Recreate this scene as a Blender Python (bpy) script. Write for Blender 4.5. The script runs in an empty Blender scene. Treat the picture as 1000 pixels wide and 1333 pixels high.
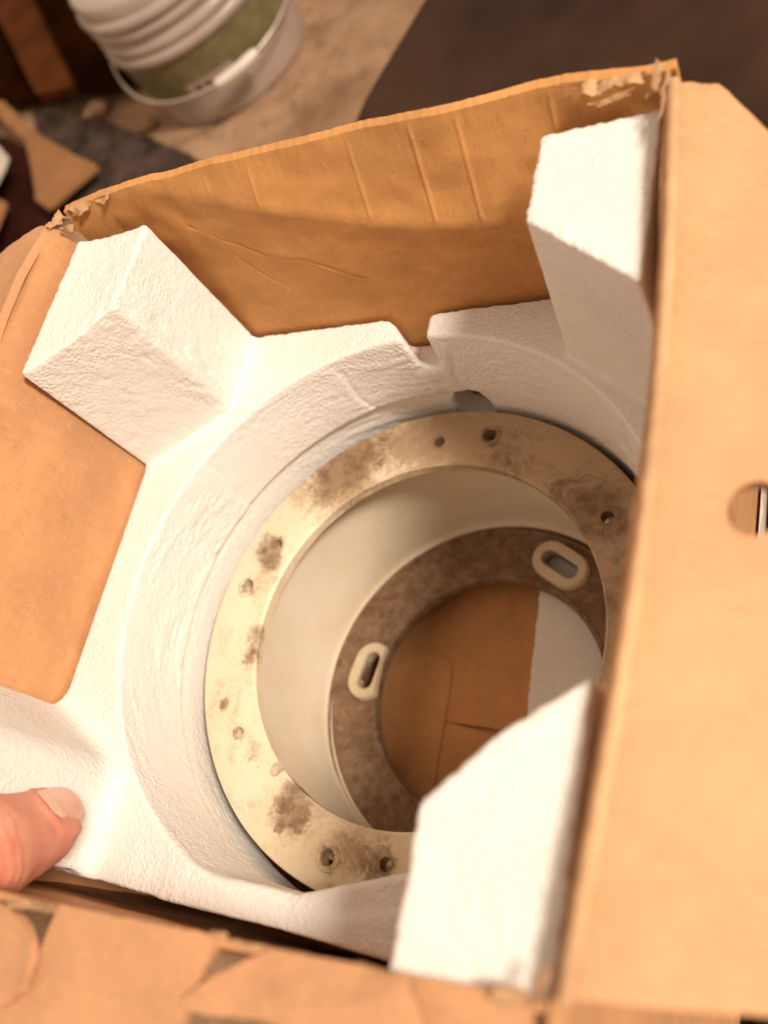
import bpy, bmesh, math, random
import numpy as np
from mathutils import Vector, Matrix
from mathutils.geometry import delaunay_2d_cdt

random.seed(7)
RNG = np.random.RandomState(11)
PI = math.pi
S = 0.8                      # the whole place is laid out in box units, then scaled to real size
scene = bpy.context.scene
COL = scene.collection

# ------------------------------------------------------------------ camera
cam_d = bpy.data.cameras.new('camera')
cam = bpy.data.objects.new('camera', cam_d)
COL.objects.link(cam)
cam.location = (0.30703 * S, 0.01164 * S, 0.26996 * S)
cam.rotation_euler = (0.508384, 0.465687, 0.234303)
cam_d.sensor_fit = 'VERTICAL'
cam_d.sensor_height = 36.0
cam_d.lens = 36.0 * 1168.88 / 1333.0
cam_d.clip_start = 0.01
cam_d.clip_end = 200.0
cam_d.dof.use_dof = True
cam_d.dof.focus_distance = 0.345 * S
cam_d.dof.aperture_fstop = 8.0
scene.camera = cam

# ------------------------------------------------------------------ world and light
world = bpy.data.worlds.new('World')
scene.world = world
world.use_nodes = True
bg = world.node_tree.nodes['Background']
bg.inputs['Color'].default_value = (1.0, 0.75, 0.55, 1)
bg.inputs['Strength'].default_value = 0.58

KEY_DIR = Vector((0.93, -0.03, 1.05)).normalized()
key_d = bpy.data.lights.new('key_lamp', 'AREA')
key_d.shape = 'DISK'
key_d.size = 0.42
key_d.energy = 62.0
key_d.color = (1.0, 0.87, 0.72)
key = bpy.data.objects.new('key_lamp', key_d)
COL.objects.link(key)
key.location = Vector((0.125, 0.12, 0.0)) * S + KEY_DIR * 2.2
key.rotation_euler = KEY_DIR.to_track_quat('Z', 'Y').to_euler()

vs = scene.view_settings
vs.view_transform = 'Standard'
vs.look = 'None'
vs.exposure = 0.18
vs.gamma = 1.0
vs.use_curve_mapping = False
scene.cycles.max_bounces = 9
scene.cycles.diffuse_bounces = 6
scene.cycles.use_adaptive_sampling = True
scene.cycles.adaptive_threshold = 0.03


# ------------------------------------------------------------------ noise in numpy
def vnoise(P, seed=0):
    P = np.asarray(P, float)
    i = np.floor(P).astype(np.int64)
    fr = P - i
    fr = fr * fr * (3 - 2 * fr)
    out = np.zeros(len(P))
    for dx in (0, 1):
        for dy in (0, 1):
            for dz in (0, 1):
                h = ((i[:, 0] + dx) * 374761393 + (i[:, 1] + dy) * 668265263
                     + (i[:, 2] + dz) * 2147483647 + seed * 144665) & 0xffffffff
                h = ((h ^ (h >> 13)) * 1274126177) & 0xffffffff
                h = (h ^ (h >> 16)) & 0xffff
                w = (np.where(dx, fr[:, 0], 1 - fr[:, 0]) * np.where(dy, fr[:, 1], 1 - fr[:, 1])
                     * np.where(dz, fr[:, 2], 1 - fr[:, 2]))
                out += w * (h / 32767.5 - 1.0)
    return out


def fbm(P, seed=0, octs=3):
    P = np.asarray(P, float)
    o = 0
    a = 1.0
    for k in range(octs):
        o = o + a * vnoise(P * (2 ** k), seed + 17 * k)
        a *= 0.5
    return o


# ------------------------------------------------------------------ mesh helpers
def mk(name, verts, faces, mat, parent=None, smooth=True):
    me = bpy.data.meshes.new(name)
    me.from_pydata([tuple(map(float, v)) for v in verts], [], faces)
    me.update()
    if smooth:
        me.polygons.foreach_set('use_smooth', [True] * len(me.polygons))
    me.materials.append(mat)
    ob = bpy.data.objects.new(name, me)
    COL.objects.link(ob)
    if parent is not None:
        ob.parent = parent
    return ob


def sharp(ob, deg=35):
    me = ob.data
    bm = bmesh.new()
    bm.from_mesh(me)
    bmesh.ops.recalc_face_normals(bm, faces=bm.faces)
    for e in bm.edges:
        if len(e.link_faces) == 2 and e.calc_face_angle(0) > math.radians(deg):
            e.smooth = False
    bm.to_mesh(me)
    bm.free()
    return ob


def empty(name, label, cat, group=None):
    o = bpy.data.objects.new(name, None)
    o.empty_display_size = 0.02
    COL.objects.link(o)
    o['label'] = label
    o['category'] = cat
    if group:
        o['group'] = group
    return o


def tag(o, label, cat, group=None):
    o['label'] = label
    o['category'] = cat
    if group:
        o['group'] = group
    return o


def surface_nets(F, origin, h):
    F = F.astype(np.float32)
    ins = F < 0
    n = np.array(F.shape)
    cnt = np.zeros(n - 1, np.int8)
    for dx in (0, 1):
        for dy in (0, 1):
            for dz in (0, 1):
                cnt += ins[dx:n[0] - 1 + dx, dy:n[1] - 1 + dy, dz:n[2] - 1 + dz]
    act = (cnt > 0) & (cnt < 8)
    idx = np.argwhere(act)
    vid = np.full(n - 1, -1, np.int64)
    vid[act] = np.arange(len(idx))
    acc = np.zeros((len(idx), 3))
    c = np.zeros(len(idx))
    corners = [(x, y, z) for x in (0, 1) for y in (0, 1) for z in (0, 1)]
    for a in corners:
        for ax in range(3):
            if a[ax] == 0:
                b = list(a)
                b[ax] = 1
                fa = F[idx[:, 0] + a[0], idx[:, 1] + a[1], idx[:, 2] + a[2]]
                fb = F[idx[:, 0] + b[0], idx[:, 1] + b[1], idx[:, 2] + b[2]]
                m = (fa < 0) != (fb < 0)
                t = np.where(m, fa / np.where(m, fa - fb, 1), 0)
                p = np.tile(np.array(a, float), (len(idx), 1))
                p[:, ax] += t
                acc[m] += p[m]
                c[m] += 1
    V = (idx + acc / c[:, None]) * h + np.array(origin)
    Q = []
    for ax in range(3):
        o1, o2 = [(1, 2), (2, 0), (0, 1)][ax]
        sl0 = [slice(None)] * 3
        sl1 = [slice(None)] * 3
        sl0[ax] = slice(0, n[ax] - 1)
        sl1[ax] = slice(1, n[ax])
        A = ins[tuple(sl0)]
        B = ins[tuple(sl1)]
        e = np.argwhere(A != B)
        e = e[(e[:, o1] > 0) & (e[:, o2] > 0) & (e[:, o1] < n[o1] - 1) & (e[:, o2] < n[o2] - 1)]
        flip = A[e[:, 0], e[:, 1], e[:, 2]]

        def g(d1, d2):
            q = e.copy()
            q[:, o1] -= d1
            q[:, o2] -= d2
            return vid[q[:, 0], q[:, 1], q[:, 2]]
        quad = np.stack([g(1, 1), g(0, 1), g(0, 0), g(1, 0)], 1)
        quad[~flip] = quad[~flip][:, ::-1]
        Q.append(quad)
    return V, np.concatenate(Q)


def mesh_fast(name, V, Q, mat, parent=None):
    me = bpy.data.meshes.new(name)
    me.vertices.add(len(V))
    me.vertices.foreach_set('co', np.asarray(V, np.float32).ravel())
    me.loops.add(Q.size)
    me.loops.foreach_set('vertex_index', np.asarray(Q, np.int32).ravel())
    me.polygons.add(len(Q))
    me.polygons.foreach_set('loop_start', np.arange(0, Q.size, 4, dtype=np.int32))
    me.polygons.foreach_set('use_smooth', np.ones(len(Q), bool))
    me.update(calc_edges=True)
    me.validate()
    me.materials.append(mat)
    ob = bpy.data.objects.new(name, me)
    COL.objects.link(ob)
    if parent is not None:
        ob.parent = parent
    return ob


def vert_normals(V, Q):
    d1 = V[Q[:, 2]] - V[Q[:, 0]]
    d2 = V[Q[:, 3]] - V[Q[:, 1]]
    fn = np.cross(d1, d2)
    N = np.zeros_like(V)
    for k in range(4):
        np.add.at(N, Q[:, k], fn)
    return N / np.maximum(np.linalg.norm(N, axis=1, keepdims=True), 1e-12)


def densify(poly, step, jit=0.0):
    out = []
    n = len(poly)
    for i in range(n):
        a = np.array(poly[i], float)
        b = np.array(poly[(i + 1) % n], float)
        L = np.linalg.norm(b - a)
        k = max(1, int(round(L / step)))
        for j in range(k):
            p = a + (b - a) * j / k
            if jit and 0 < j:
                p = p + RNG.uniform(-jit, jit, 2)
            out.append(p)
    return out


def inpoly(P, poly):
    poly = np.array(poly)
    x, y = P[:, 0], P[:, 1]
    r = np.zeros(len(P), bool)
    n = len(poly)
    j = n - 1
    for i in range(n):
        xi, yi = poly[i]
        xj, yj = poly[j]
        c = ((yi > y) != (yj > y)) & (x < (xj - xi) * (y - yi) / (yj - yi + 1e-15) + xi)
        r ^= c
        j = i
    return r


def sheet(name, outline, mapf, thick, mat, parent=None, holes=(), step=0.006, edge=0.003, jit=0.0, deg=40):
    """a board of any outline: triangulated in 2-D, mapped to 3-D by mapf(U, V) -> (n, 3), given a thickness"""
    loops = [densify(outline, edge, jit)] + [densify(h, edge * 0.7, jit * 0.5) for h in holes]
    pts = []
    edges = []
    for L in loops:
        b = len(pts)
        pts += [tuple(p) for p in L]
        edges += [(b + i, b + (i + 1) % len(L)) for i in range(len(L))]
    o = np.array(loops[0])
    x0, y0 = o.min(0)
    x1, y1 = o.max(0)
    gx, gy = np.meshgrid(np.arange(x0 + step / 2, x1, step), np.arange(y0 + step / 2, y1, step))
    G = np.stack([gx.ravel(), gy.ravel()], 1)
    G = G + RNG.uniform(-step * 0.2, step * 0.2, G.shape)
    k = inpoly(G, loops[0])
    for L in loops[1:]:
        k &= ~inpoly(G, L)
    B = np.array(pts)
    G = G[k]
    if len(G):
        dm = np.min(((G[:, None, :] - B[None, :, :]) ** 2).sum(2), 1)
        G = G[dm > (min(step, edge) * 0.55) ** 2]
    allp = [Vector(p) for p in pts] + [Vector(g) for g in G]
    vo, eo, fo, _, _, _ = delaunay_2d_cdt(allp, edges, [], 0, 1e-7)
    P = np.array([(v.x, v.y) for v in vo])
    F = np.array([f for f in fo if len(f) == 3])
    cen = P[F].mean(1)
    k = inpoly(cen, loops[0])
    for L in loops[1:]:
        k &= ~inpoly(cen, L)
    F = F[k]
    a, b, c = P[F[:, 0]], P[F[:, 1]], P[F[:, 2]]
    ar = (b[:, 0] - a[:, 0]) * (c[:, 1] - a[:, 1]) - (b[:, 1] - a[:, 1]) * (c[:, 0] - a[:, 0])
    F[ar < 0] = F[ar < 0][:, ::-1]
    used = np.unique(F)
    rm = np.full(len(P), -1)
    rm[used] = np.arange(len(used))
    P = P[used]
    F = rm[F]
    X = mapf(P[:, 0], P[:, 1])
    e = 1e-4
    n = np.cross(mapf(P[:, 0] + e, P[:, 1]) - X, mapf(P[:, 0], P[:, 1] + e) - X)
    n /= np.maximum(np.linalg.norm(n, axis=1, keepdims=True), 1e-15)
    Xb = X - n * thick
    m = len(P)
    faces = [tuple(f) for f in F] + [tuple(m + i for i in f[::-1]) for f in F]
    ec = {}
    for f in F:
        for i in range(3):
            ed = (f[i], f[(i + 1) % 3])
            ec[ed] = 1
    for (i, j) in ec:
        if (j, i) not in ec:
            faces.append((j, i, i + m, j + m))
    ob = mk(name, np.concatenate([X, Xb]), faces, mat, parent)
    return sharp(ob, deg)


def lathe(name, prof, mat, parent=None, seg=128, axis=(0, 0), z0=0.0, closed=True, deg=35):
    V = []
    n = len(prof)
    for i in range(seg):
        a = 2 * PI * i / seg
        for (r, z) in prof:
            V.append((axis[0] + r * math.cos(a), axis[1] + r * math.sin(a), z0 + z))
    F = []
    for i in range(seg):
        j = (i + 1) % seg
        for k in range(n if closed else n - 1):
            l = (k + 1) % n
            F.append((i * n + k, j * n + k, j * n + l, i * n + l))
    ob = mk(name, V, F, mat, parent)
    return sharp(ob, deg)


def tube(name, pts, rad, mat, parent=None, seg=10, caps=True):
    pts = [Vector(p) for p in pts]
    rads = rad if isinstance(rad, (list, tuple)) else [rad] * len(pts)
    V = []
    F = []
    up = Vector((0.13, 0.21, 1)).normalized()
    for i, p in enumerate(pts):
        t = (pts[min(i + 1, len(pts) - 1)] - pts[max(i - 1, 0)]).normalized()
        a = t.cross(up).normalized()
        b = t.cross(a)
        for k in range(seg):
            an = 2 * PI * k / seg
            V.append(p + (a * math.cos(an) + b * math.sin(an)) * rads[i])
    for i in range(len(pts) - 1):
        for k in range(seg):
            l = (k + 1) % seg
            F.append((i * seg + k, i * seg + l, (i + 1) * seg + l, (i + 1) * seg + k))
    if caps:
        F.append(tuple(range(seg)))
        F.append(tuple((len(pts) - 1) * seg + k for k in reversed(range(seg))))
    ob = mk(name, V, F, mat, parent)
    return sharp(ob, 50)


def prism(poly, z0, z1):
    n = len(poly)
    V = [(p[0], p[1], z0) for p in poly] + [(p[0], p[1], z1) for p in poly]
    F = [tuple(reversed(range(n))), tuple(range(n, 2 * n))]
    F += [(i, (i + 1) % n, n + (i + 1) % n, n + i) for i in range(n)]
    return V, F


def cut(ob, cutters):
    """subtract closed prisms from an object and bake the result"""
    V = []
    F = []
    for v, f in cutters:
        b = len(V)
        V += v
        F += [tuple(b + i for i in q) for q in f]
    c = mk('cutter', V, F, ob.data.materials[0], None, False)
    md = ob.modifiers.new('b', 'BOOLEAN')
    md.operation = 'DIFFERENCE'
    md.solver = 'EXACT'
    md.object = c
    dg = bpy.context.evaluated_depsgraph_get()
    me = bpy.data.meshes.new_from_object(ob.evaluated_get(dg))
    ob.modifiers.clear()
    ob.data = me
    cm = c.data
    bpy.data.objects.remove(c)
    bpy.data.meshes.remove(cm)
    return ob


def circle(cx, cy, r, n=28):
    return [(cx + r * math.cos(2 * PI * i / n), cy + r * math.sin(2 * PI * i / n)) for i in range(n)]


def stadium(cx, cy, L, r, ang, n=12):
    out = []
    for s in (1, -1):
        for i in range(n + 1):
            a = -PI / 2 + PI * i / n
            x = s * (L / 2 + r * math.cos(a))
            y = s * r * math.sin(a)
            out.append((cx + x * math.cos(ang) - y * math.sin(ang), cy + x * math.sin(ang) + y * math.cos(ang)))
    return out


# ------------------------------------------------------------------ materials
class NT:
    def __init__(self, name):
        self.m = bpy.data.materials.new(name)
        self.m.use_nodes = True
        self.t = self.m.node_tree
        self.b = self.t.nodes['Principled BSDF']
        self.tc = self.t.nodes.new('ShaderNodeTexCoord')

    def n(self, kind, **kw):
        nd = self.t.nodes.new(kind)
        for k, v in kw.items():
            setattr(nd, k, v)
        return nd

    def link(self, a, b):
        self.t.links.new(a, b)

    def val(self, sock, v):
        if hasattr(v, 'is_output'):
            self.link(v, sock)
        else:
            sock.default_value = v

    def coord(self, scale=(1, 1, 1), rot=(0, 0, 0)):
        mp = self.n('ShaderNodeMapping')
        mp.inputs['Scale'].default_value = scale
        mp.inputs['Rotation'].default_value = rot
        self.link(self.tc.outputs['Object'], mp.inputs['Vector'])
        return mp.outputs[0]

    def noise(self, scale, detail=4, rough=0.55, vec=None, dist=0.0):
        nd = self.n('ShaderNodeTexNoise')
        nd.inputs['Scale'].default_value = scale
        nd.inputs['Detail'].default_value = detail
        nd.inputs['Roughness'].default_value = rough
        nd.inputs['Distortion'].default_value = dist
        self.link(vec if vec is not None else self.tc.outputs['Object'], nd.inputs['Vector'])
        return nd.outputs['Fac']

    def vor(self, scale, feature='F1', vec=None):
        nd = self.n('ShaderNodeTexVoronoi', feature=feature)
        nd.inputs['Scale'].default_value = scale
        self.link(vec if vec is not None else self.tc.outputs['Object'], nd.inputs['Vector'])
        return nd

    def math(self, op, a, b=0.0, clamp=False):
        nd = self.n('ShaderNodeMath', operation=op, use_clamp=clamp)
        self.val(nd.inputs[0], a)
        self.val(nd.inputs[1], b)
        return nd.outputs[0]

    def ramp(self, fac, lo, hi):
        nd = self.n('ShaderNodeMapRange', interpolation_type='SMOOTHSTEP')
        self.val(nd.inputs[0], fac)
        nd.inputs[1].default_value = lo
        nd.inputs[2].default_value = hi
        return nd.outputs[0]

    def mix(self, fac, a, b, mode='MIX'):
        nd = self.n('ShaderNodeMix', data_type='RGBA', blend_type=mode)
        self.val(nd.inputs[0], fac)
        for s, v in ((nd.inputs[6], a), (nd.inputs[7], b)):
            if hasattr(v, 'is_output'):
                self.link(v, s)
            else:
                s.default_value = (*v, 1) if len(v) == 3 else v
        return nd.outputs[2]

    def bump(self, h, strength, dist, prev=None):
        nd = self.n('ShaderNodeBump')
        nd.inputs['Strength'].default_value = strength
        nd.inputs['Distance'].default_value = dist
        self.link(h, nd.inputs['Height'])
        if prev is not None:
            self.link(prev, nd.inputs['Normal'])
        return nd.outputs[0]

    def blob(self, p, r, vec=None):
        """1 at a place on the object, 0 from a radius on: a stain with its own spot"""
        nd = self.n('ShaderNodeVectorMath', operation='DISTANCE')
        self.link(vec if vec is not None else self.tc.outputs['Object'], nd.inputs[0])
        nd.inputs[1].default_value = [c * S for c in p]
        return self.ramp(nd.outputs['Value'], r * S, 0.0)

    def out(self, col=None, rough=None, normal=None, spec=0.3):
        if col is not None:
            self.val(self.b.inputs['Base Color'], col if hasattr(col, 'is_output') else (*col, 1))
        if rough is not None:
            self.val(self.b.inputs['Roughness'], rough)
        if normal is not None:
            self.link(normal, self.b.inputs['Normal'])
        self.b.inputs['Specular IOR Level'].default_value = spec
        return self.m


def cardboard(name, base=(0.56, 0.29, 0.14), streak=(1, 1, 1), amount=0.14):
    t = NT(name)
    big = t.noise(16, 4, 0.6)
    mid = t.noise(150, 3, 0.6, t.coord(streak))
    fine = t.noise(1500, 2, 0.7)
    spk = t.noise(700, 2, 0.5)
    dark = tuple(c * (1 - amount * 1.6) for c in base)
    lite = tuple(min(1, c * (1 + amount)) for c in base)
    c = t.mix(t.ramp(big, 0.3, 0.7), dark, lite)
    c = t.mix(t.math('MULTIPLY', t.ramp(mid, 0.35, 0.75), 0.38), c, tuple(x * 0.74 for x in base))
    c = t.mix(t.math('MULTIPLY', t.ramp(fine, 0.3, 0.7), 0.20), c, tuple(min(1, x * 1.3) for x in base))
    c = t.mix(t.math('MULTIPLY', t.ramp(spk, 0.68, 0.76), 0.45), c, tuple(x * 0.45 for x in base))
    fib = t.noise(520, 3, 0.65, t.coord((streak[1], streak[0], 0.4) if streak[0] != streak[1] else (0.5, 1, 0.7)))
    c = t.mix(t.math('MULTIPLY', t.ramp(fib, 0.56, 0.70), 0.22), c, tuple(min(1, x * 1.45) for x in base))
    c = t.mix(t.math('MULTIPLY', t.ramp(fib, 0.44, 0.32), 0.22), c, tuple(x * 0.62 for x in base))
    nb = t.bump(mid, 0.3, 0.0006)
    nb = t.bump(fib, 0.3, 0.0003, nb)
    nb = t.bump(fine, 0.35, 0.0002, nb)
    nb = t.bump(big, 0.2, 0.004, nb)
    return t.out(c, 0.72, nb, 0.25)


M = {}
M['card'] = cardboard('kraft cardboard', streak=(1, 0.4, 1))
M['card_wall'] = cardboard('kraft cardboard inner wall', (0.53, 0.262, 0.092), (0.4, 1, 1))
M['card_flap'] = cardboard('kraft cardboard flap', (0.55, 0.290, 0.148), (0.35, 0.35, 0.35), 0.10)
M['torn'] = cardboard('torn kraft paper', (0.50, 0.30, 0.16), (1, 1, 1), 0.25)
M['card_bottom'] = cardboard('kraft cardboard bottom', (0.53, 0.262, 0.105), (1, 0.4, 1))


def foam_mat():
    t = NT('expanded polystyrene')
    wv = t.n('ShaderNodeVectorMath', operation='ADD')
    nz = t.n('ShaderNodeTexNoise')
    nz.inputs['Scale'].default_value = 260
    t.link(t.tc.outputs['Object'], nz.inputs['Vector'])
    sc = t.n('ShaderNodeVectorMath', operation='SCALE')
    sc.inputs['Scale'].default_value = 0.0016
    t.link(nz.outputs['Color'], sc.inputs[0])
    t.link(t.tc.outputs['Object'], wv.inputs[0])
    t.link(sc.outputs[0], wv.inputs[1])
    v = t.vor(680, 'F1', wv.outputs[0])
    bead = t.ramp(v.outputs['Distance'], 0.75, 0.05)
    patch = t.math('ADD', 0.35, t.math('MULTIPLY', t.ramp(t.noise(26, 4, 0.6), 0.40, 0.62), 0.65))
    bead2 = t.math('MULTIPLY', bead, patch)
    med = t.noise(120, 5, 0.6)
    fine = t.noise(1300, 2, 0.6)
    col = t.mix(t.ramp(t.noise(22, 5, 0.6), 0.35, 0.75), (0.79, 0.77, 0.74), (0.74, 0.71, 0.67))
    # loose grit lying here and there
    sp = t.vor(330)
    seed = t.n('ShaderNodeSeparateColor')
    t.link(sp.outputs['Color'], seed.inputs[0])
    dot = t.math('MULTIPLY', t.ramp(sp.outputs['Distance'], 0.22, 0.08), t.ramp(seed.outputs[0], 0.90, 0.93))
    near = t.ramp(t.noise(38, 3, 0.5), 0.56, 0.68)
    spots = t.math('MAXIMUM', t.blob((0.062, 0.03, 0.0), 0.06), t.blob((0.075, -0.002, 0.0), 0.05))
    spots = t.math('MAXIMUM', spots, t.blob((0.05, 0.19, 0.0), 0.03))
    grit = t.math('MULTIPLY', dot, t.math('MULTIPLY', near, spots), True)
    col = t.mix(t.math('MULTIPLY', t.ramp(v.outputs['Distance'], 0.55, 0.85), 0.12), col, (0.5, 0.45, 0.4))
    col = t.mix(t.math('MULTIPLY', grit, 0.8), col, (0.19, 0.13, 0.09))
    nb = t.bump(bead2, 0.48, 0.00045)
    return t.out(col, 0.62, nb, 0.3)


M['foam'] = foam_mat()


def flange_mat(name, clean, dirt, blobs, base_field, speck, smears=(), smear_col=(0.36, 0.235, 0.13)):
    t = NT(name)
    n1 = t.noise(120, 7, 0.70, dist=1.2)
    n2 = t.noise(620, 5, 0.75)
    n3 = t.noise(30, 5, 0.6)
    n4 = t.noise(48, 7, 0.66, dist=1.6)

    def field(bl, base):
        f = None
        for p, r, a in bl:
            b = t.math('MULTIPLY', t.blob(p, r), a)
            f = b if f is None else t.math('ADD', f, b)
        return t.math('ADD', f, base) if f is not None else base
    k = t.math('ADD', t.math('ADD', t.math('MULTIPLY', n1, 0.95), t.math('MULTIPLY', n2, 0.60)), field(blobs, base_field))
    vary = t.ramp(t.noise(210, 6, 0.7), 0.30, 0.68)
    mask = t.math('MULTIPLY', t.ramp(k, 0.98, 1.34), t.math('ADD', 0.45, t.math('MULTIPLY', vary, 0.55)))
    c = t.mix(t.ramp(n3, 0.35, 0.7), clean, tuple(x * y for x, y in zip(clean, (0.93, 0.88, 0.78))))
    if smears:
        ks = t.math('ADD', t.math('ADD', n4, t.math('MULTIPLY', n2, 0.45)), field(smears, 0.03))
        sm = t.ramp(ks, 0.76, 1.14)
        c = t.mix(t.math('MULTIPLY', sm, 0.85), c, smear_col)
    dcol = t.mix(t.ramp(n2, 0.3, 0.7), dirt, tuple(min(1, x * speck) for x in dirt))
    c = t.mix(t.math('MULTIPLY', mask, 0.95), c, dcol)
    nb = t.bump(n2, 0.25, 0.0004)
    nb = t.bump(mask, 0.25, 0.0005, nb)
    rough = t.math('ADD', 0.42, t.math('MULTIPLY', mask, 0.4))
    return t.out(c, rough, nb, 0.4)


def on_ring(a, r=0.0949, z=-0.05):
    return (0.1324 + r * math.cos(math.radians(a)), 0.1127 + r * math.sin(math.radians(a)), z)


SMEARS = [((0.080, 0.192, -0.05), 0.045, 0.42), ((0.155, 0.205, -0.05), 0.05, 0.46), ((0.185, 0.182, -0.05), 0.055, 0.60), ((0.215, 0.150, -0.05), 0.055, 0.62),
          ((0.228, 0.110, -0.05), 0.05, 0.5), ((0.120, 0.208, -0.05), 0.035, 0.30), ((0.046, 0.140, -0.05), 0.022, 0.25), ((0.094, 0.036, -0.05), 0.020, 0.30), ((0.125, 0.022, -0.05), 0.028, 0.22)]
UP_BLOBS = [((0.072, 0.187, -0.05), 0.026, 0.46), ((0.088, 0.201, -0.05), 0.024, 0.42), ((0.0445, 0.150, -0.05), 0.013, 0.50), ((0.050, 0.142, -0.05), 0.009, 0.4),
            ((0.0530, 0.106, -0.05), 0.010, 0.44), ((0.0520, 0.096, -0.05), 0.008, 0.40), ((0.0925, 0.038, -0.05), 0.013, 0.74), ((0.0965, 0.031, -0.05), 0.010, 0.5),
            ((0.0445, 0.0735, -0.05), 0.0045, 0.70), ((0.066, 0.055, -0.05), 0.010, 0.30), ((0.0890, 0.0270, -0.05), 0.0045, 0.55), ((0.135, 0.0215, -0.05), 0.014, 0.36),
            ((0.19, 0.172, -0.05), 0.03, 0.34), ((0.208, 0.165, -0.05), 0.025, 0.40), ((0.160, 0.196, -0.05), 0.025, 0.28), ((0.222, 0.13, -0.05), 0.03, 0.34)]
UP_BLOBS += [(on_ring(a), 0.0085, 0.40) for a in (79.4, 169.6, -100.7)] + [(on_ring(a, 0.0915), 0.0065, 0.36) for a in (35, 94.5, 154.8, -146.0, -85.2)]
M['ivory'] = flange_mat('aged ivory plastic', (0.77, 0.66, 0.50), (0.11, 0.062, 0.030), UP_BLOBS, 0.14, 2.0, SMEARS)
M['collar'] = flange_mat('ivory plastic collar', (0.76, 0.65, 0.48), (0.30, 0.20, 0.11), [], 0.12, 1.6)
M['grime'] = flange_mat('grimy plastic', (0.36, 0.25, 0.165), (0.075, 0.038, 0.019),
                        [((0.06, 0.055, -0.134), 0.035, -0.22), ((0.05, 0.09, -0.134), 0.03, -0.1)], 0.60, 2.5)
M['boss'] = flange_mat('pale plastic boss', (0.66, 0.56, 0.42), (0.26, 0.17, 0.10), [], 0.03, 1.6)
TB = [((0.100, 0.1935, -0.082), 0.0075, 0.8), ((0.13, 0.2, -0.07), 0.03, 0.1)]
M['tube'] = flange_mat('pale grey plastic pipe', (0.70, 0.62, 0.51), (0.24, 0.15, 0.08), TB, -0.16, 1.4)


def skin_mat():
    t = NT('skin')
    a = t.noise(90, 4, 0.6)
    b = t.noise(900, 3, 0.6)
    c = t.mix(t.ramp(a, 0.3, 0.75), (0.71, 0.335, 0.24), (0.65, 0.235, 0.155))
    v = t.vor(1500, 'DISTANCE_TO_EDGE')
    nb = t.bump(t.ramp(v.outputs['Distance'], 0, 0.25), 0.18, 0.0002)
    nb = t.bump(b, 0.15, 0.0003, nb)
    t.b.inputs['Subsurface Weight'].default_value = 0.3
    t.b.inputs['Subsurface Radius'].default_value = (0.006, 0.0025, 0.0015)
    t.b.inputs['Subsurface Scale'].default_value = 1.0
    return t.out(c, 0.5, nb, 0.4)


M['skin'] = skin_mat()


def plain(name, col, rough=0.5, var=0.15, scale=60, bump=0.1, spec=0.4, metal=0.0, dist=0.001, bscale=None):
    t = NT(name)
    n = t.noise(scale, 5, 0.6)
    c = t.mix(t.ramp(n, 0.3, 0.7), tuple(x * (1 - var) for x in col), tuple(min(1, x * (1 + var)) for x in col))
    nb = t.bump(t.noise(bscale or scale * 3, 4, 0.6), bump, dist)
    t.b.inputs['Metallic'].default_value = metal
    return t.out(c, rough, nb, spec)


M['nail'] = plain('finger nail', (0.76, 0.45, 0.36), 0.22, 0.08, 120, 0.05)
M['lunula'] = plain('nail moon', (0.76, 0.50, 0.40), 0.35, 0.05, 120, 0.05)
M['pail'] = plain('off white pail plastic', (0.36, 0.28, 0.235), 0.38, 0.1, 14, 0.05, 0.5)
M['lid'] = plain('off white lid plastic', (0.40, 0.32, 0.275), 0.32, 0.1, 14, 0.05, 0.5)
M['wire'] = plain('dull steel wire', (0.70, 0.60, 0.52), 0.35, 0.1, 80, 0.05, 0.5, 0.6)
M['grip'] = plain('white plastic grip', (0.66, 0.59, 0.52), 0.4, 0.06, 60, 0.05)
M['black'] = plain('black plastic', (0.040, 0.0200, 0.0120), 0.6, 0.55, 5, 0.1, 0.08)
M['darkbrown'] = plain('dark brown shade', (0.016, 0.0045, 0.0012), 0.9, 0.3, 20, 0.4, 0.0)  # near-black base colour carries the shadow at upper left
M['wood'] = plain('orange brown board', (0.075, 0.020, 0.003), 0.75, 0.3, 18, 0.2, 0.05)
M['card_far'] = cardboard('shaded far cardboard', (0.30, 0.14, 0.055))  # background shade put into a darker base colour than the box card
M['felt'] = plain('grey brown felt', (0.065, 0.042, 0.034), 0.95, 0.55, 45, 0.9, 0.1, 0.0, 0.004, 160)
M['maroon'] = plain('dark maroon cloth', (0.032, 0.009, 0.006), 0.9, 0.5, 35, 0.5, 0.04)
M['paper'] = plain('white paper', (0.60, 0.53, 0.46), 0.7, 0.12, 40, 0.1, 0.2)
M['added_backing'] = plain('pale sticker paper', (0.68, 0.56, 0.47), 0.6, 0.08, 40, 0.05, 0.2)  # for the pale sheet added behind the hand hole
M['stone'] = plain('tan stone', (0.40, 0.24, 0.14), 0.8, 0.2, 60, 0.5, 0.2)


def label_mat():
    t = NT('printed pail label')
    n = t.noise(70, 4, 0.6)
    c = t.mix(t.ramp(n, 0.3, 0.7), (0.13, 0.108, 0.048), (0.19, 0.16, 0.078))
    return t.out(c, 0.45, None, 0.4)


M['label'] = label_mat()


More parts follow.
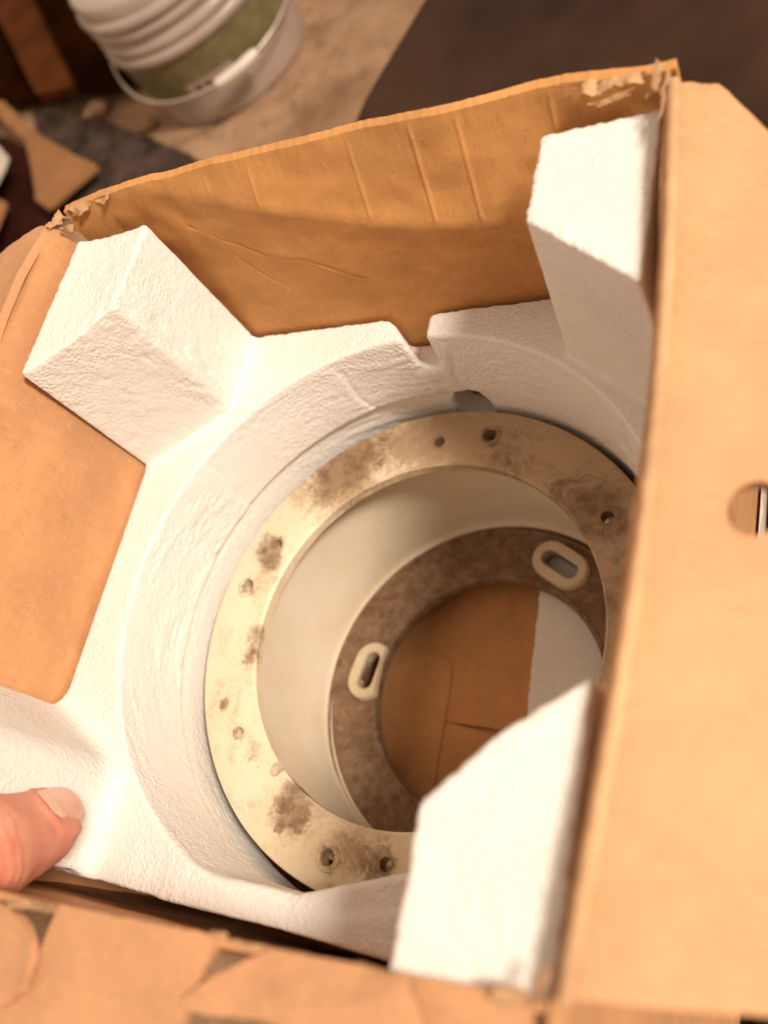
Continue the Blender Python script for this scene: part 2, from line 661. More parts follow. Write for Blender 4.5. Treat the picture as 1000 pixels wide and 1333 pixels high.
def floor_mat():
    t = NT('dusty concrete floor')
    a = t.noise(9, 8, 0.65, dist=0.3)
    b = t.noise(45, 6, 0.65)
    d = t.noise(3.0, 4, 0.5)
    c = t.mix(t.ramp(a, 0.30, 0.70), (0.21, 0.118, 0.066), (0.45, 0.285, 0.175))
    c = t.mix(t.math('MULTIPLY', t.ramp(b, 0.48, 0.70), 0.75), c, (0.17, 0.095, 0.055))
    c = t.mix(t.math('MULTIPLY', t.ramp(d, 0.55, 0.7), 0.4), c, (0.42, 0.29, 0.19))
    nb = t.bump(b, 0.4, 0.003)
    nb = t.bump(t.noise(400, 3), 0.3, 0.0008, nb)
    return t.out(c, 0.85, nb, 0.2)


M['floor'] = floor_mat()

# ================================================================== the setting
W, D = 0.25, 0.239
ZT = 0.086            # top of the box walls
ZB = -0.178           # inside bottom of the box
FL = -0.184           # floor
fl = mk('floor', [(-14, -12, FL), (14, -12, FL), (14, 16, FL), (-14, 16, FL)], [(0, 1, 2, 3)], M['floor'], None, False)
fl['kind'] = 'structure'

# ================================================================== cardboard box
box = empty('cardboard_box', 'open brown cardboard box holding white foam and the round flanged pipe', 'box')
TH = 0.0035


def grid_panel(name, X, off, mat, parent):
    """X (nu, nv, 3) front face, off (3,) or array: vector to the back face"""
    nu, nv = X.shape[:2]
    Y = X + off
    V = np.concatenate([X.reshape(-1, 3), Y.reshape(-1, 3)])
    m = nu * nv
    i, j = np.meshgrid(np.arange(nu - 1), np.arange(nv - 1), indexing='ij')
    a = (i * nv + j).ravel()
    q = np.stack([a, a + nv, a + nv + 1, a + 1], 1)
    F = [tuple(r) for r in q] + [tuple(r[::-1] + m) for r in q]
    for k in range(nu - 1):
        F.append((k * nv + m, (k + 1) * nv + m, (k + 1) * nv, k * nv))
        e = nv - 1
        F.append((k * nv + e, (k + 1) * nv + e, (k + 1) * nv + e + m, k * nv + e + m))
    for k in range(nv - 1):
        F.append((k, k + 1, k + 1 + m, k + m))
        b = (nu - 1) * nv
        F.append((b + k + m, b + k + 1 + m, b + k + 1, b + k))
    ob = mk(name, V, F, mat, parent)
    return sharp(ob, 50)


def segdist(px, pz, pts):
    d = np.full(px.shape, 9.0)
    for (x0, z0), (x1, z1) in zip(pts[:-1], pts[1:]):
        vx, vz = x1 - x0, z1 - z0
        t = np.clip(((px - x0) * vx + (pz - z0) * vz) / (vx * vx + vz * vz), 0, 1)
        d = np.minimum(d, np.hypot(px - x0 - t * vx, pz - z0 - t * vz))
    return d


# back wall: bowed outwards, its upper strip bent back along a crease and wrinkled
def back_y(x, z):
    top = np.interp(x, [-.01, .0, .015, .075, .148, .21, .242, .256], [.0060, .0085, .0128, .0130, .0122, .0092, .0045, .0030])
    zc = np.interp(x, [-.01, .03, .097, .146, .194, .256], [.086, .086, .0675, .052, .0425, .037])
    oc = top * (zc / 0.087) ** 3 - 0.0046 * np.clip((x - .05) / .05, 0, 1) * np.clip((.215 - x) / .03, 0, 1)
    s = np.clip((z - zc) / np.maximum(ZT - zc, 0.002), 0, 1)
    y = 0
    for dz in (-.0022, -.0011, 0, .0011, .0022):
        zd = z + dz
        s = (zd - zc) / np.maximum(ZT - zc, 0.004)
        y = y + 0.2 * np.where(zd < zc, oc * np.clip(zd / zc, 0, 1) ** 1.2, oc + (top - oc) * s)
    P = np.stack([x.ravel() / 0.035, z.ravel() / 0.03, 0 * x.ravel()], 1)
    y = y + (0.0013 * fbm(P, 3, 3)).reshape(x.shape) * np.clip((z + 0.02) / 0.05, 0, 1)
    up = np.clip((z - zc) / 0.004, 0, 1) * np.clip((ZT - z) / 0.006, 0, 1) * 0.55
    for x0, x1, amp in ((0.0715, 0.0770, .0009), (0.0935, 0.0985, 0.0012), (0.1385, 0.1450, 0.0013), (0.1640, 0.1690, 0.0016),
                        (0.1815, 0.1860, 0.0013), (0.2140, 0.2175, 0.0012)):
        xc = x0 - 0.0028 + 0.0028 * np.clip((z - 0.045) / 0.04, 0, 1)
        dd = x - xc
        y = y - 0.62 * amp * up * np.exp(-(dd / 0.0007) ** 2) + 0.2 * amp * up * np.tanh(dd / 0.002) * np.exp(-(dd / .009) ** 2)
    cr = segdist(x, z, [(.050, .064), (.0566, .060), (.0625, .0555), (.0687, .0518), (.076, .0468), (.0831, .0436), (.0895, .0422), (.0967, .0405),
                        (.108, .0336), (.1184, .0258)])
    brk = np.clip(0.55 + 0.8 * vnoise(np.stack([x.ravel() / .008, z.ravel() / .008, 0 * x.ravel()], 1), 77), 0.1, 1).reshape(x.shape)
    y = y + brk * 0.0006 * np.exp(-(cr / 0.0005) ** 2) - brk * 0.00008 * np.exp(-((cr - 0.0016) / 0.0012) ** 2)
    cr2 = segdist(x, z, [(.0610, .050), (.0681, .0391), (.0793, .0252)])
    y = y + 0.0003 * np.exp(-(cr2 / 0.0008) ** 2)
    return D + 0.0005 + y


xs = np.linspace(-.0035, W + .0035, 520)
zs = np.concatenate([np.linspace(ZB - 0.004, -.012, 14), np.linspace(-.010, ZT, 210)])
xx, zz = np.meshgrid(xs, zs, indexing='ij')
fz = zz.copy()
edge_n = 0.00012 * fbm(np.stack([xs / 0.002, 0 * xs, 0 * xs], 1), 9, 2) + 0.0006 * vnoise(np.stack([xs / 0.02, 0 * xs, 0 * xs], 1), 4)
fz += edge_n[:, None] * np.clip((zz - .07) / .016, 0, 1)
yy = back_y(xx, zz)
bw = grid_panel('wall', np.stack([xx, yy, fz], 2), np.array([0, TH, 0.0004]), M['card_wall'], box)
bw['label'] = 'bent back wall with a crease and wrinkled upper strip'

# left wall
ys = np.linspace(-.014, D + 0.0005, 120)
zs2 = np.linspace(ZB - 0.004, ZT + .0005, 100)
y2, z2 = np.meshgrid(ys, zs2, indexing='ij')
pn = np.stack([y2.ravel() / 0.05, z2.ravel() / 0.05, 0 * y2.ravel()], 1)
xl = -0.0004 + (0.0007 * fbm(pn, 5, 3)).reshape(y2.shape) - 0.004 * np.clip(z2 / ZT, 0, 1) ** 2
grid_panel('wall', np.stack([xl, y2[:, :], z2], 2), np.array([-TH, 0, 0]), M['card'], box)
# right wall
bulge = 0.0055 * np.sin(PI * np.clip(y2 / D, 0, 1)) * np.clip(z2 / ZT, 0, 1) ** 2
xr = W + 0.0006 + bulge + (0.0006 * fbm(pn, 6, 3)).reshape(y2.shape)
grid_panel('wall', np.stack([xr, y2, z2 - 0.0004], 2), np.array([TH, 0, 0]), M['card'], box)
# front wall, leaning a little
xs3 = np.linspace(.0012, W - 0.0004, 140)
x3, z3 = np.meshgrid(xs3, np.linspace(ZB - 0.004, ZT - .001, 90), indexing='ij')
ytop = -0.0080 + 0.060 * (x3 - 0.125)
sw = np.clip((z3 - 0.010) / (ZT - 0.010), 0, 1)
y3 = -0.0128 + (ytop + 0.0128) * sw * sw * (3 - 2 * sw)
y3 = y3 + (0.0005 * fbm(np.stack([x3.ravel() / .03, z3.ravel() / .04, 0 * x3.ravel()], 1), 8, 3)).reshape(x3.shape)
grid_panel('wall', np.stack([x3, y3, z3], 2), np.array([0, -0.0020, 0]), M['card'], box)

# bottom panel and the interlocking bottom tabs seen through the pipe
ZI = -0.1600


def nearer(poly, k):
    return [(0.307 + (p[0] - 0.307) * k, 0.0116 + (p[1] - 0.0116) * k) for p in poly]


bp = [(0.002, -0.004), (W - .002, -0.004), (W - .002, D - .001), (0.002, D - .001)]
sheet('bottom_panel', bp, lambda u, v: np.stack([u, v, 0 * u + ZI], 1), 0.0035, M['card_bottom'], box, step=0.03, edge=0.03)


def rounded(poly, r, n=6):
    out = []
    m = len(poly)
    for i in range(m):
        p = Vector(poly[i])
        a = (Vector(poly[i - 1]) - p)
        b = (Vector(poly[(i + 1) % m]) - p)
        rr = min(r[i] if isinstance(r, (list, tuple)) else r, a.length * .49, b.length * .49)
        if rr <= 0:
            out.append(tuple(p))
            continue
        pa = p + a.normalized() * rr
        pb = p + b.normalized() * rr
        for k in range(n + 1):
            t = k / n
            q = pa * (1 - t) ** 2 + p * 2 * t * (1 - t) + pb * t * t
            out.append(tuple(q))
    return out


def flat(z, wav=0.0, tx=0.0, ty=0.0, seed=1):
    def f(u, v):
        n = wav * fbm(np.stack([u / .02, v / .02, 0 * u], 1), seed, 3) if wav else 0 * u
        return np.stack([u, v, z + tx * u + ty * v + n], 1)
    return f


sheet('bottom_flap', [(0.004, 0.1000), *nearer([(0.0965, 0.1025), (0.150, 0.1010)], .961), (0.244, 0.1005), (0.244, 0.234), (0.004, 0.234)],
      flat(ZI + 0.0030, 0.0002), 0.0022, M['card_bottom'], box, step=0.02, edge=0.005)
sheet('bottom_flap', [(0.004, 0.0996), *nearer([(0.0970, 0.1021), (0.150, 0.0945)], .961), (0.244, 0.0875), (0.244, 0.0), (0.004, 0.0)][::-1],
      flat(ZI + 0.0028, 0.0002), 0.0022, M['card_bottom'], box, step=0.02, edge=0.005)
sheet('bottom_tab', rounded([(0.004, 0.030), *nearer([(0.0955, 0.028), (0.0930, 0.140)], .961), (0.004, 0.136)], [0, 0, .014, 0]),
      flat(ZI + 0.0038, 0.0001), 0.0016, M['card_bottom'], box, step=0.02, edge=0.004)

# right flap, folded outwards, with its hand hole
TF = math.radians(21)


def rflap(s, y):
    n = 0.0011 * fbm(np.stack([s / .04, y / .05, 0 * s], 1), 12, 3)
    n = n + 0.00055 * np.exp(-((s - .0105) / .0012) ** 2)
    k = 0.004
    a = np.clip(s / k, 0, 1)
    x = W + 0.0052 + 0.0055 * np.sin(PI * np.clip(y / D, 0, 1)) * np.clip(1 - s / .08, 0, 1) + s * math.cos(TF) + n * math.sin(TF)
    z = 0.0878 - np.where(s > k, s - k / 2, a * a * k / 2) * math.sin(TF) / 1.0 + n * math.cos(TF)
    return np.stack([x, y + 0.0 * s, z], 1)


rf_out = rounded([(0.0, 0.2350), (0.0118, 0.2342), (0.0250, 0.2155), (0.1450, 0.1100), (0.1450, 0.0280), (0.0368, 0.0065), (0.0, 0.0012)],
                 [.001, .003, .004, .01, .01, .004, .001])
rf_hole = [(0.0228 + 0.0060 * math.cos(t_) + 0.0012 * math.sin(t_), 0.1042 + 0.0069 * math.sin(t_)) for t_ in np.linspace(0, 2 * PI, 32, endpoint=False)]
rf = sheet('flap', rf_out, rflap, TH, M['card_flap'], box, [rf_hole], 0.006, 0.003, 0.00022)
rf['label'] = 'sunlit open flap with an oval hand hole'

# fold edge between right wall and flap: a crushed paper bead
rb = []
for i in range(90):
    t = i / 89
    y = 0.0005 + t * 0.2355
    rb.append((W + 0.0034 + 0.0055 * math.sin(PI * y / D) + 0.0002 * math.sin(i * 1.7) * RNG.rand(), y, ZT + 0.0009 + 0.0002 * RNG.rand()))
tube('fold_edge', rb, [0.0019 + 0.0002 * RNG.rand() for _ in rb], M['torn'], box, 8)


def lflap(s, y):
    t = math.radians(13)
    n = 0.0012 * fbm(np.stack([s / .03, y / .04, 0 * s], 1), 22, 3)
    return np.stack([-0.0062 - s * math.cos(t) - n * math.sin(t), y, ZT + 0.0006 - s * math.sin(t) + n * math.cos(t)], 1)


sheet('flap', rounded([(0.0, 0.004), (0.10, 0.015), (0.10, 0.225), (0.006, 0.240), (0.0, 0.238)], .004)[::-1], lflap, TH, M['card_flap'], box,
      step=0.008, edge=0.004, jit=0.0003)


# back flap, folded down behind the box
def bflap(x, s):
    t = math.radians(72)
    yb = np.interp(x, [0, .05, .15, .21, .25], [.2535, .257, .2555, .252, .246])
    return np.stack([x, yb + 0.0005 + s * math.cos(t), ZT - 0.001 - s * math.sin(t)], 1)


sheet('flap', [(0.004, 0.0), (0.246, 0.0), (0.240, 0.10), (0.010, 0.10)], bflap, TH, M['card_flap'], box, step=0.012, edge=0.005)


# front flap in pieces: cut, torn and folded over each other
def piece(seed, z0, y0, slope, wav, curl=0.0, tiltx=0.0, xr=0.17, crease=None):
    def f(u, v):
        d = np.maximum(0, y0 - v)
        n = wav * fbm(np.stack([u / .014, v / .012, 0 * u], 1), seed, 3)
        z = z0 - slope * d + curl * d * d + tiltx * (u - xr) + n
        if crease is not None:
            dd = segdist(u, v, crease[0])
            z = z + crease[1] * np.maximum(0, 1 - dd / crease[2])
        return np.stack([u, v, z], 1)
    return f


sheet('flap', [(0.1226, -0.0079), (0.1734, -0.0049), (0.1704, -0.0135), (0.1640, -0.0340), (0.1560, -0.0480), (0.095, -0.0520), (0.1120, -0.0280), (0.1190, -0.0180)],
      piece(31, 0.0862, -.007, 0.16, 0.0005), 0.0026, M['card_flap'], box, step=0.004, edge=0.002, jit=0.0002)
sheet('flap', [(0.1880, -0.0042), (0.2070, -0.0029), (0.2215, -0.0022), (0.2262, -0.0095), (0.2235, -0.0190), (0.2050, -0.0182), (0.1894, -0.0178), (0.1770, -0.0200), (0.1693, -0.0207), (0.1680, -0.0190),
               (0.1722, -0.0150), (0.1790, -0.0098)],
      piece(32, 0.0868, -.005, -0.02, 0.0007, 0, 0.0, crease=([(0.1745, -.016), (0.200, -0.0135), (0.2160, -.0085), (.2215, -.0055)], 0.0018, 0.0050)),
      0.0022, M['card_flap'], box, step=0.0025, edge=0.0015, jit=0.0002)
sheet('flap', [(0.1060, -0.0118), (0.1105, -0.0128), (0.1150, -0.0148), (0.1175, -0.0172), (0.1192, -0.0205), (0.1196, -0.0245), (0.1180, -0.0290), (0.1120, -0.0340), (0.0980, -0.036), (0.085, -0.030), (0.085, -.0125)],
      piece(33, 0.0874, -.0115, -0.02, 0.0010, -6.0), 0.0022, M['card_flap'], box, step=0.0025, edge=0.0014, jit=0.00035)
sheet('flap', [(0.2225, -0.0024), (0.2462, -0.0006), (0.2480, -0.0100), (0.2440, -0.0400), (0.2100, -0.0450), (0.2180, -0.0200)],
      piece(34, 0.0845, -.004, 0.35, 0.0006), 0.0026, M['card_flap'], box, step=0.004, edge=0.002, jit=0.0002)
sheet('flap', [(0.002, -0.0165), (0.095, -0.0120), (0.0900, -0.0520), (0.010, -0.0560)],
      piece(35, 0.0855, -.012, 0.3, 0.0007), 0.0026, M['card_flap'], box, step=0.006, edge=0.003, jit=0.0002)


# pale sheet added on the right wall to brighten the view through the hand hole
st = sheet('added_backing', [(0.150, -0.170), (0.235, -0.170), (0.235, -0.118), (0.150, -0.108)],
           lambda u, v: np.stack([0 * u + W + TH + 0.0022, u, v], 1), 0.0004, M['added_backing'], box, step=0.02, edge=0.01)
st['label'] = 'pale sheet added behind the hand hole to brighten the view through it'


# torn paper at the corners and along the front fold
def scrap(base, du, dv, nn, size, seed, amp=0.0016, mat='torn', th=0.0004):
    base, du, dv = Vector(base), Vector(du).normalized(), Vector(dv).normalized()
    nm = du.cross(dv).normalized()
    r = np.random.RandomState(seed)
    poly = []
    for k in range(nn):
        a = 2 * PI * k / nn
        q = r.uniform(0.40, 1.15)
        poly.append((size[0] * q * math.cos(a), size[1] * q * math.sin(a)))
    B, U, V_, N_ = (np.array(t) for t in (base, du, dv, nm))

    def f(u, v):
        h = amp * fbm(np.stack([u / .0035, v / .0035, 0 * u], 1), seed, 3)
        return B + u[:, None] * U + v[:, None] * V_ + h[:, None] * N_
    return sheet('torn_paper', poly, f, th, M[mat], box, step=0.0011, edge=0.0009, jit=0.00015, deg=60)


# back left corner
scrap((0.006, 0.2490, 0.0855), (1, 0.1, 0.05), (0, 0.55, 0.5), 11, (0.009, 0.0036), 41, 0.0016)
scrap((0.0165, 0.2515, 0.0850), (1, 0.05, 0.1), (0, 0.8, 0.4), 9, (0.0075, 0.0030), 42, 0.0012)
scrap((-0.0030, 0.2425, 0.0870), (0.5, 1, 0.0), (-.8, 0.2, 0.5), 10, (0.0055, 0.0038), 43, 0.0022)
scrap((0.0005, 0.2400, 0.0835), (0.2, 0.3, -1), (1, 0.2, 0.1), 9, (0.0045, 0.0026), 44, 0.0015)
scrap((-0.0075, 0.2400, 0.0868), (1, 0.3, 0.0), (-.2, 0.9, 0.2), 9, (0.006, 0.0022), 45, 0.0014)
# back right corner
scrap((0.2300, 0.2440, 0.0858), (1, -0.12, 0.03), (0, 0.75, 0.55), 11, (0.0085, 0.0026), 46, 0.0017)
scrap((0.2405, 0.2425, 0.0862), (1, -0.2, 0.1), (0, 0.85, 0.4), 9, (0.0060, 0.0020), 47, 0.0014)
scrap((0.2345, 0.2405, 0.0830), (1, -0.05, 0.15), (0, 0.4, 0.8), 9, (0.0090, 0.0013), 48, 0.0008)
scrap((0.2490, 0.2400, 0.0885), (0.1, 1, 0.6), (0.9, 0.0, 0.3), 9, (0.0058, 0.0016), 49, 0.0010)
scrap((0.2518, 0.2320, 0.0885), (0.1, 1, 0.1), (0.9, 0.0, 0.4), 9, (0.0100, 0.0011), 50, 0.0008)
scrap((0.2475, 0.2385, 0.0860), (0.4, 1, 0.1), (0.9, -0.3, 0.3), 9, (0.0040, 0.0022), 51, 0.0016)
# torn lips along the front fold
scrap((0.1120, -0.0100, 0.0872), (1, 0.08, 0.0), (0, 0.8, 0.4), 11, (0.0110, 0.0013), 52, 0.0010)
scrap((0.1180, -0.0094, 0.0868), (1, 0.1, 0.0), (0, 0.8, 0.4), 9, (0.0050, 0.0010), 53, 0.0010)
scrap((0.1735, -0.0042, 0.0872), (1, 0.05, 0.0), (0, 0.8, 0.5), 9, (0.0032, 0.0012), 54, 0.0010)
scrap((0.1815, -0.0052, 0.0875), (1, 0.0, 0.0), (0, 0.8, 0.5), 9, (0.0070, 0.0009), 55, 0.0009)
scrap((0.2180, -0.0036, 0.0872), (1, 0.06, 0.0), (0, 0.8, 0.5), 10, (0.0060, 0.0018), 56, 0.0013)
scrap((0.2440, -0.0006, 0.0868), (1, 0.1, 0.0), (0, 0.9, 0.3), 10, (0.0060, 0.0022), 57, 0.0012)
scrap((0.2495, 0.0020, 0.0885), (0.2, 1, 0.1), (0.9, 0.0, 0.4), 10, (0.0050, 0.0016), 58, 0.0010)

# ================================================================== foam tray with four corner posts
CX, CY = 0.1324, 0.1127
HP = 0.078


def smax(a, b, k):
    h = np.clip(0.5 + 0.5 * (a - b) / k, 0, 1)
    return b + (a - b) * h + k * h * (1 - h)


def smin(a, b, k):
    return -smax(-a, -b, k)


h = 0.00088
gx = np.arange(-0.003, 0.2535, h, dtype=np.float32)
gy = np.arange(-0.010, 0.2425, h, dtype=np.float32)
gz = np.arange(-0.074, 0.0825, h, dtype=np.float32)
X = gx[:, None, None]
Y = gy[None, :, None]
Z = gz[None, None, :]
yfront = -0.0058 + 0.0004 * np.sin(X * 60) + 0 * X
body = smax(smax(0.0012 - X, X - 0.2487, .002), smax(yfront - Y, Y - 0.2376, .002), .002)
body = smax(body, smax(Z - 0.0, -0.07 - Z, .001), 0.0012)
TAPER = [0] * 4
POSTS = [('bl', .043, .041, .070, 0.000, 0.000), ('br', .039, .0345, .0655, .011, -.006),
         ('fr', .0378, .0405, .0710, .002, .001), ('fl', .043, .037, .0597, .001, .001)]
posts = None
for nm, b, c, d, tb, tc in POSTS:
    u = X if nm[1] == 'l' else W - X
    v = (D - 0.0014 - Y) if nm[0] == 'b' else (Y + 0.0044)
    q = np.clip(1 - Z / HP, 0, 1)
    bb = b + tb * q
    cc = c + tc * q
    dx, dy = bb, cc - d          # diagonal face through (bb, cc) and (0, d)
    L = np.sqrt(dx * dx + dy * dy)
    diag = ((v - d) * dx - (u - 0) * dy) / L
    rnd = {'bl': 0.0018, 'fl': 0.008}.get(nm, 0.0012)
    p = smax(smax(u - bb, diag, rnd), smax(0.0016 - u, -v, .0018), .0018)
    top = Z - HP
    if nm == 'bl':
        top = Z - HP + 0.0012 * np.sin(u * 90)
    p = smax(p, smax(top, -0.01 - Z, .001), 0.0011)
    if nm == 'fl':
        fl_post = p
    else:
        posts = p if posts is None else np.minimum(posts, p)
tray = smin(smin(body, posts, 0.0020), fl_post, 0.008)
r = np.sqrt((X - CX) ** 2 + (Y - CY) ** 2)
ringr = 0.1108 + 0.0025 * np.clip((Z + 0.035) / 0.035, 0, 1) ** 2 + 0.0030 * np.clip((-0.0385 - Z) / 0.003, 0, 1) * np.clip((CX + 0.02 - X) / 0.05, 0, 1)
tray = smax(tray, ringr - r, 0.0016)
fb = smax(smax(0.080 - X, X - 0.246, .002), smax(yfront - Y, Y - (0.0058 + 0.36 * np.clip(X - 0.135, 0, 1)), .003), .002)
fb = smax(fb, smax(Z + 0.0008, -0.042 - Z, .003), 0.004)
tray = smin(tray, fb, 0.003)
tray = np.maximum(tray, np.maximum(0.0009 - X, (yfront - 0.0006) - Y))
# wedge broken out of the rear rim
nl = ((X - .1150) * (-.0276) - (Y - .2450) * (.0200)) / 0.0341
wedge = smax(smax((.2205 - Y) + 0.10 * np.abs(X - .133), X - 0.1355, .0015), -((X - .1120) * 0.80 + (Y - .2440) * 0.60), .002)
wedge = smax(wedge, -0.020 - Z, .004)
tray = smax(tray, -wedge, 0.003)
# dark recess at the foot of the ring
cav = (np.sqrt(((X - .1380) / .0088) ** 2 + ((Y - .226) / .030) ** 2 + ((Z + .0525) / .0125) ** 2) - 1) * .009
tray = smax(tray, -cav, 0.0015)
FV, FQ = surface_nets(np.broadcast_to(tray, (len(gx), len(gy), len(gz))), (gx[0], gy[0], gz[0]), h)
del tray, body, posts, wedge, cav, r
N = vert_normals(FV, FQ)
ang = np.arctan2(FV[:, 1] - CY, FV[:, 0] - CX)
rr = np.hypot(FV[:, 0] - CX, FV[:, 1] - CY)
ringm = np.clip(1 - np.abs(rr - .1115) / .004, 0, 1) * np.clip((-FV[:, 2] - .001) / .004, 0, 1)
disp = 0.00010 * fbm(FV / 0.016, 1, 2) + 0.00008 * fbm(FV / 0.0030, 2, 2)
# split ridges round the ring
RP = np.stack([ang * 0.11 / 0.022, (FV[:, 2] + 0.12 * (rr - .11) + .004 * np.sin(ang * 5)) / 0.0034, 0 * ang], 1)
ridge = fbm(RP, 6, 3)
loc = np.clip(0.45 + 0.9 * fbm(np.stack([ang * 3.1, FV[:, 2] / .03, 0 * ang], 1), 21, 2), 0.05, 1.3)
disp += ringm * loc * (0.00045 * ridge - 0.0006 * np.exp(-(ridge / 0.16) ** 2))
# radial cracks of the ring wall
for a0, sl in ((1.93, 6.0), (1.50, -4.0), (1.62, 3.0), (0.62, 5.0), (2.62, -2.0), (3.5, 2.0)):
    dd = (ang - a0 - sl * 0.2 * (FV[:, 2] + .03) * 10 * .1 - 0.012 * np.sin(FV[:, 2] * 170)) * 0.11
    disp += ringm * (-0.0005 * np.exp(-(dd / .0012) ** 2) + 0.00030 * np.tanh(dd / .0015) * np.exp(-(dd / .016) ** 2))
# chipped skin where the rear left post faces meet
chip = fbm(FV / 0.0042, 91, 3)
disp -= 0.0006 * np.clip(chip - 0.80, 0, 0.5)
pm = (FV[:, 0] < 0.06) & (FV[:, 1] > 0.15) & (FV[:, 2] > 0.004)
edge_band = np.exp(-((np.abs(FV[:, 0] - .043) + np.abs(FV[:, 1] - .197)) / .016) ** 2)
disp += np.where(pm, edge_band * 0.0010 * np.minimum(0, fbm(FV / np.array([.004, .004, .007]), 31, 3)), 0)
disp += np.where(pm, 0.00015 * fbm(FV / .0045, 35, 2), 0)
# bead serrations along broken top edges
top_edge = np.exp(-((FV[:, 2] - HP) / .003) ** 2) + np.exp(-((FV[:, 1] - .2365) / .0022) ** 2) * (np.abs(FV[:, 2]) < .006)
disp += np.clip(top_edge, 0, 1) * np.clip((0.985 - np.abs(N[:, 2])) * 8, 0, 1) * 0.00040 * vnoise(FV / 0.0019, 51)
rag = (FV[:, 0] > .19) & (FV[:, 1] < .08) & (FV[:, 2] > .06)
disp += np.clip((0.985 - np.abs(N[:, 2])) * 8, 0, 1) * np.where(rag, 0.00035 * vnoise(FV / 0.004, 61), 0)
FV = FV + N * disp[:, None]
N2 = vert_normals(FV, FQ)
foam = empty('foam_insert', 'white moulded foam insert with a round well and four corner posts', 'foam packing')
fc = FV[FQ].mean(1)
up = fc[:, 2] > 0.0035
part = np.zeros(len(FQ), int)
part[up & (fc[:, 0] < .125) & (fc[:, 1] > .12)] = 1
part[up & (fc[:, 0] > .125) & (fc[:, 1] > .12)] = 2
part[up & (fc[:, 0] > .125) & (fc[:, 1] < .12)] = 3
part[up & (fc[:, 0] < .125) & (fc[:, 1] < .12)] = 4
for k in range(5):
    q = FQ[part == k]
    us = np.unique(q)
    rm = np.full(len(FV), -1)
    rm[us] = np.arange(len(us))
    ob = mesh_fast('tray' if k == 0 else 'corner_post', FV[us], rm[q], M['foam'], foam)
    ob.data.normals_split_custom_set_from_vertices([tuple(n) for n in N2[us]])

# second foam piece at the bottom of the box
lf = sheet('foam_slab', [*nearer([(0.1410, 0.190), (0.1452, 0.100), (0.1470, 0.050)], .965), (0.243, 0.048), (0.243, 0.200), (0.1450, 0.205)],
           flat(-0.1450, 0.0005, 0, 0, 4), 0.0118, M['foam'], None, step=0.004, edge=0.0022, jit=0.0004)
tag(lf, 'white foam slab on the box bottom, seen through the pipe opening', 'foam packing')

# ================================================================== flanged pipe
spool = empty('flanged_pipe', 'short plastic pipe with dirty ivory flanges set in the foam well', 'pipe flange')
ZF, ZL = -0.050, -0.134
RO, RI = 0.1077, 0.0796
t0 = 0.0062
prof = [(RI + .0012, 0), (RI, -.0012), (RI + .0002, -t0), (RO, -t0), (RO, -.0016), (RO - .0006, -.0005), (RO - .0017, 0)]
uf = lathe('flange', prof, M['ivory'], spool, 192, (CX, CY), ZF)
holes = []
COLLARED = [79.4, 169.6, -100.7, -10.5]
SMALL = [35, 94.5, 154.8, -146.0, -85.2, -25.4]
cuts = []
for a in COLLARED:
    cuts.append(prism(circle(CX + .0949 * math.cos(math.radians(a)), CY + .0949 * math.sin(math.radians(a)), .0031), ZF - .02, ZF + .01))
for a in SMALL:
    cuts.append(prism(circle(CX + .0915 * math.cos(math.radians(a)), CY + .0915 * math.sin(math.radians(a)), .0027), ZF - .02, ZF + .01))
a = math.radians(-129)
cuts.append(prism(stadium(CX + .0805 * math.cos(a), CY + .0805 * math.sin(a), .004, .0027, a), ZF - .02, ZF + .01))
cut(uf, cuts)
sharp(uf, 30)
uf['label'] = 'upper ivory flange with bolt holes and brown stains'
for a in COLLARED:
    x, y = CX + .0949 * math.cos(math.radians(a)), CY + .0949 * math.sin(math.radians(a))
    lathe('collar', [(.0032, .0), (.0032, .0003), (.0036, .0006), (.0047, .0006), (.0053, .0002), (.0055, -.0004)], M['ivory'], uf, 32, (x, y), ZF + 0.0002)
# pipe wall
RT = 0.0915
tube_p = [(RT, -t0 + .0004), (RT, ZL - ZF + .004), (RT - .0015, ZL - ZF + .0012), (RT - .004, ZL - ZF + .0002), (RT - .004, ZL - ZF - .004), (RT + .004, ZL - ZF - .004), (RT + .004, -t0 + .0004)]
lathe('pipe_wall', tube_p, M['tube'], spool, 160, (CX, CY), ZF)
RB = 0.0597
prof = [(RB + .0010, .0004), (RB + .0004, 0), (RB, -.001), (RB, -.006), (RT + .012, -.006), (RT + .012, -.0044), (RT - .0030, -.0044), (RT - .0030, .0008), (RT - .0040, .0011), (RT - .0052, .0008), (RT - .0056, 0), (RB + .0030, 0), (RB + .0024, .0005)]
LX, LY = CX - 0.0012, CY - 0.0024
lo = lathe('flange', prof, M['grime'], spool, 160, (LX, LY), ZL)
lo['label'] = 'lower grimy brown flange with oval slots'
SL = [(0.0668, 177.5, 0.0110, .0046), (0.0715, 66.5, 0.0135, .0042), (0.0690, -58, 0.0105, .0040)]
cut(lo, [prism(stadium(CX + q * math.cos(math.radians(a)), CY + q * math.sin(math.radians(a)), L, w, math.radians(a + 82)), ZL - .01, ZL + .01) for q, a, L, w in SL])
sharp(lo, 30)
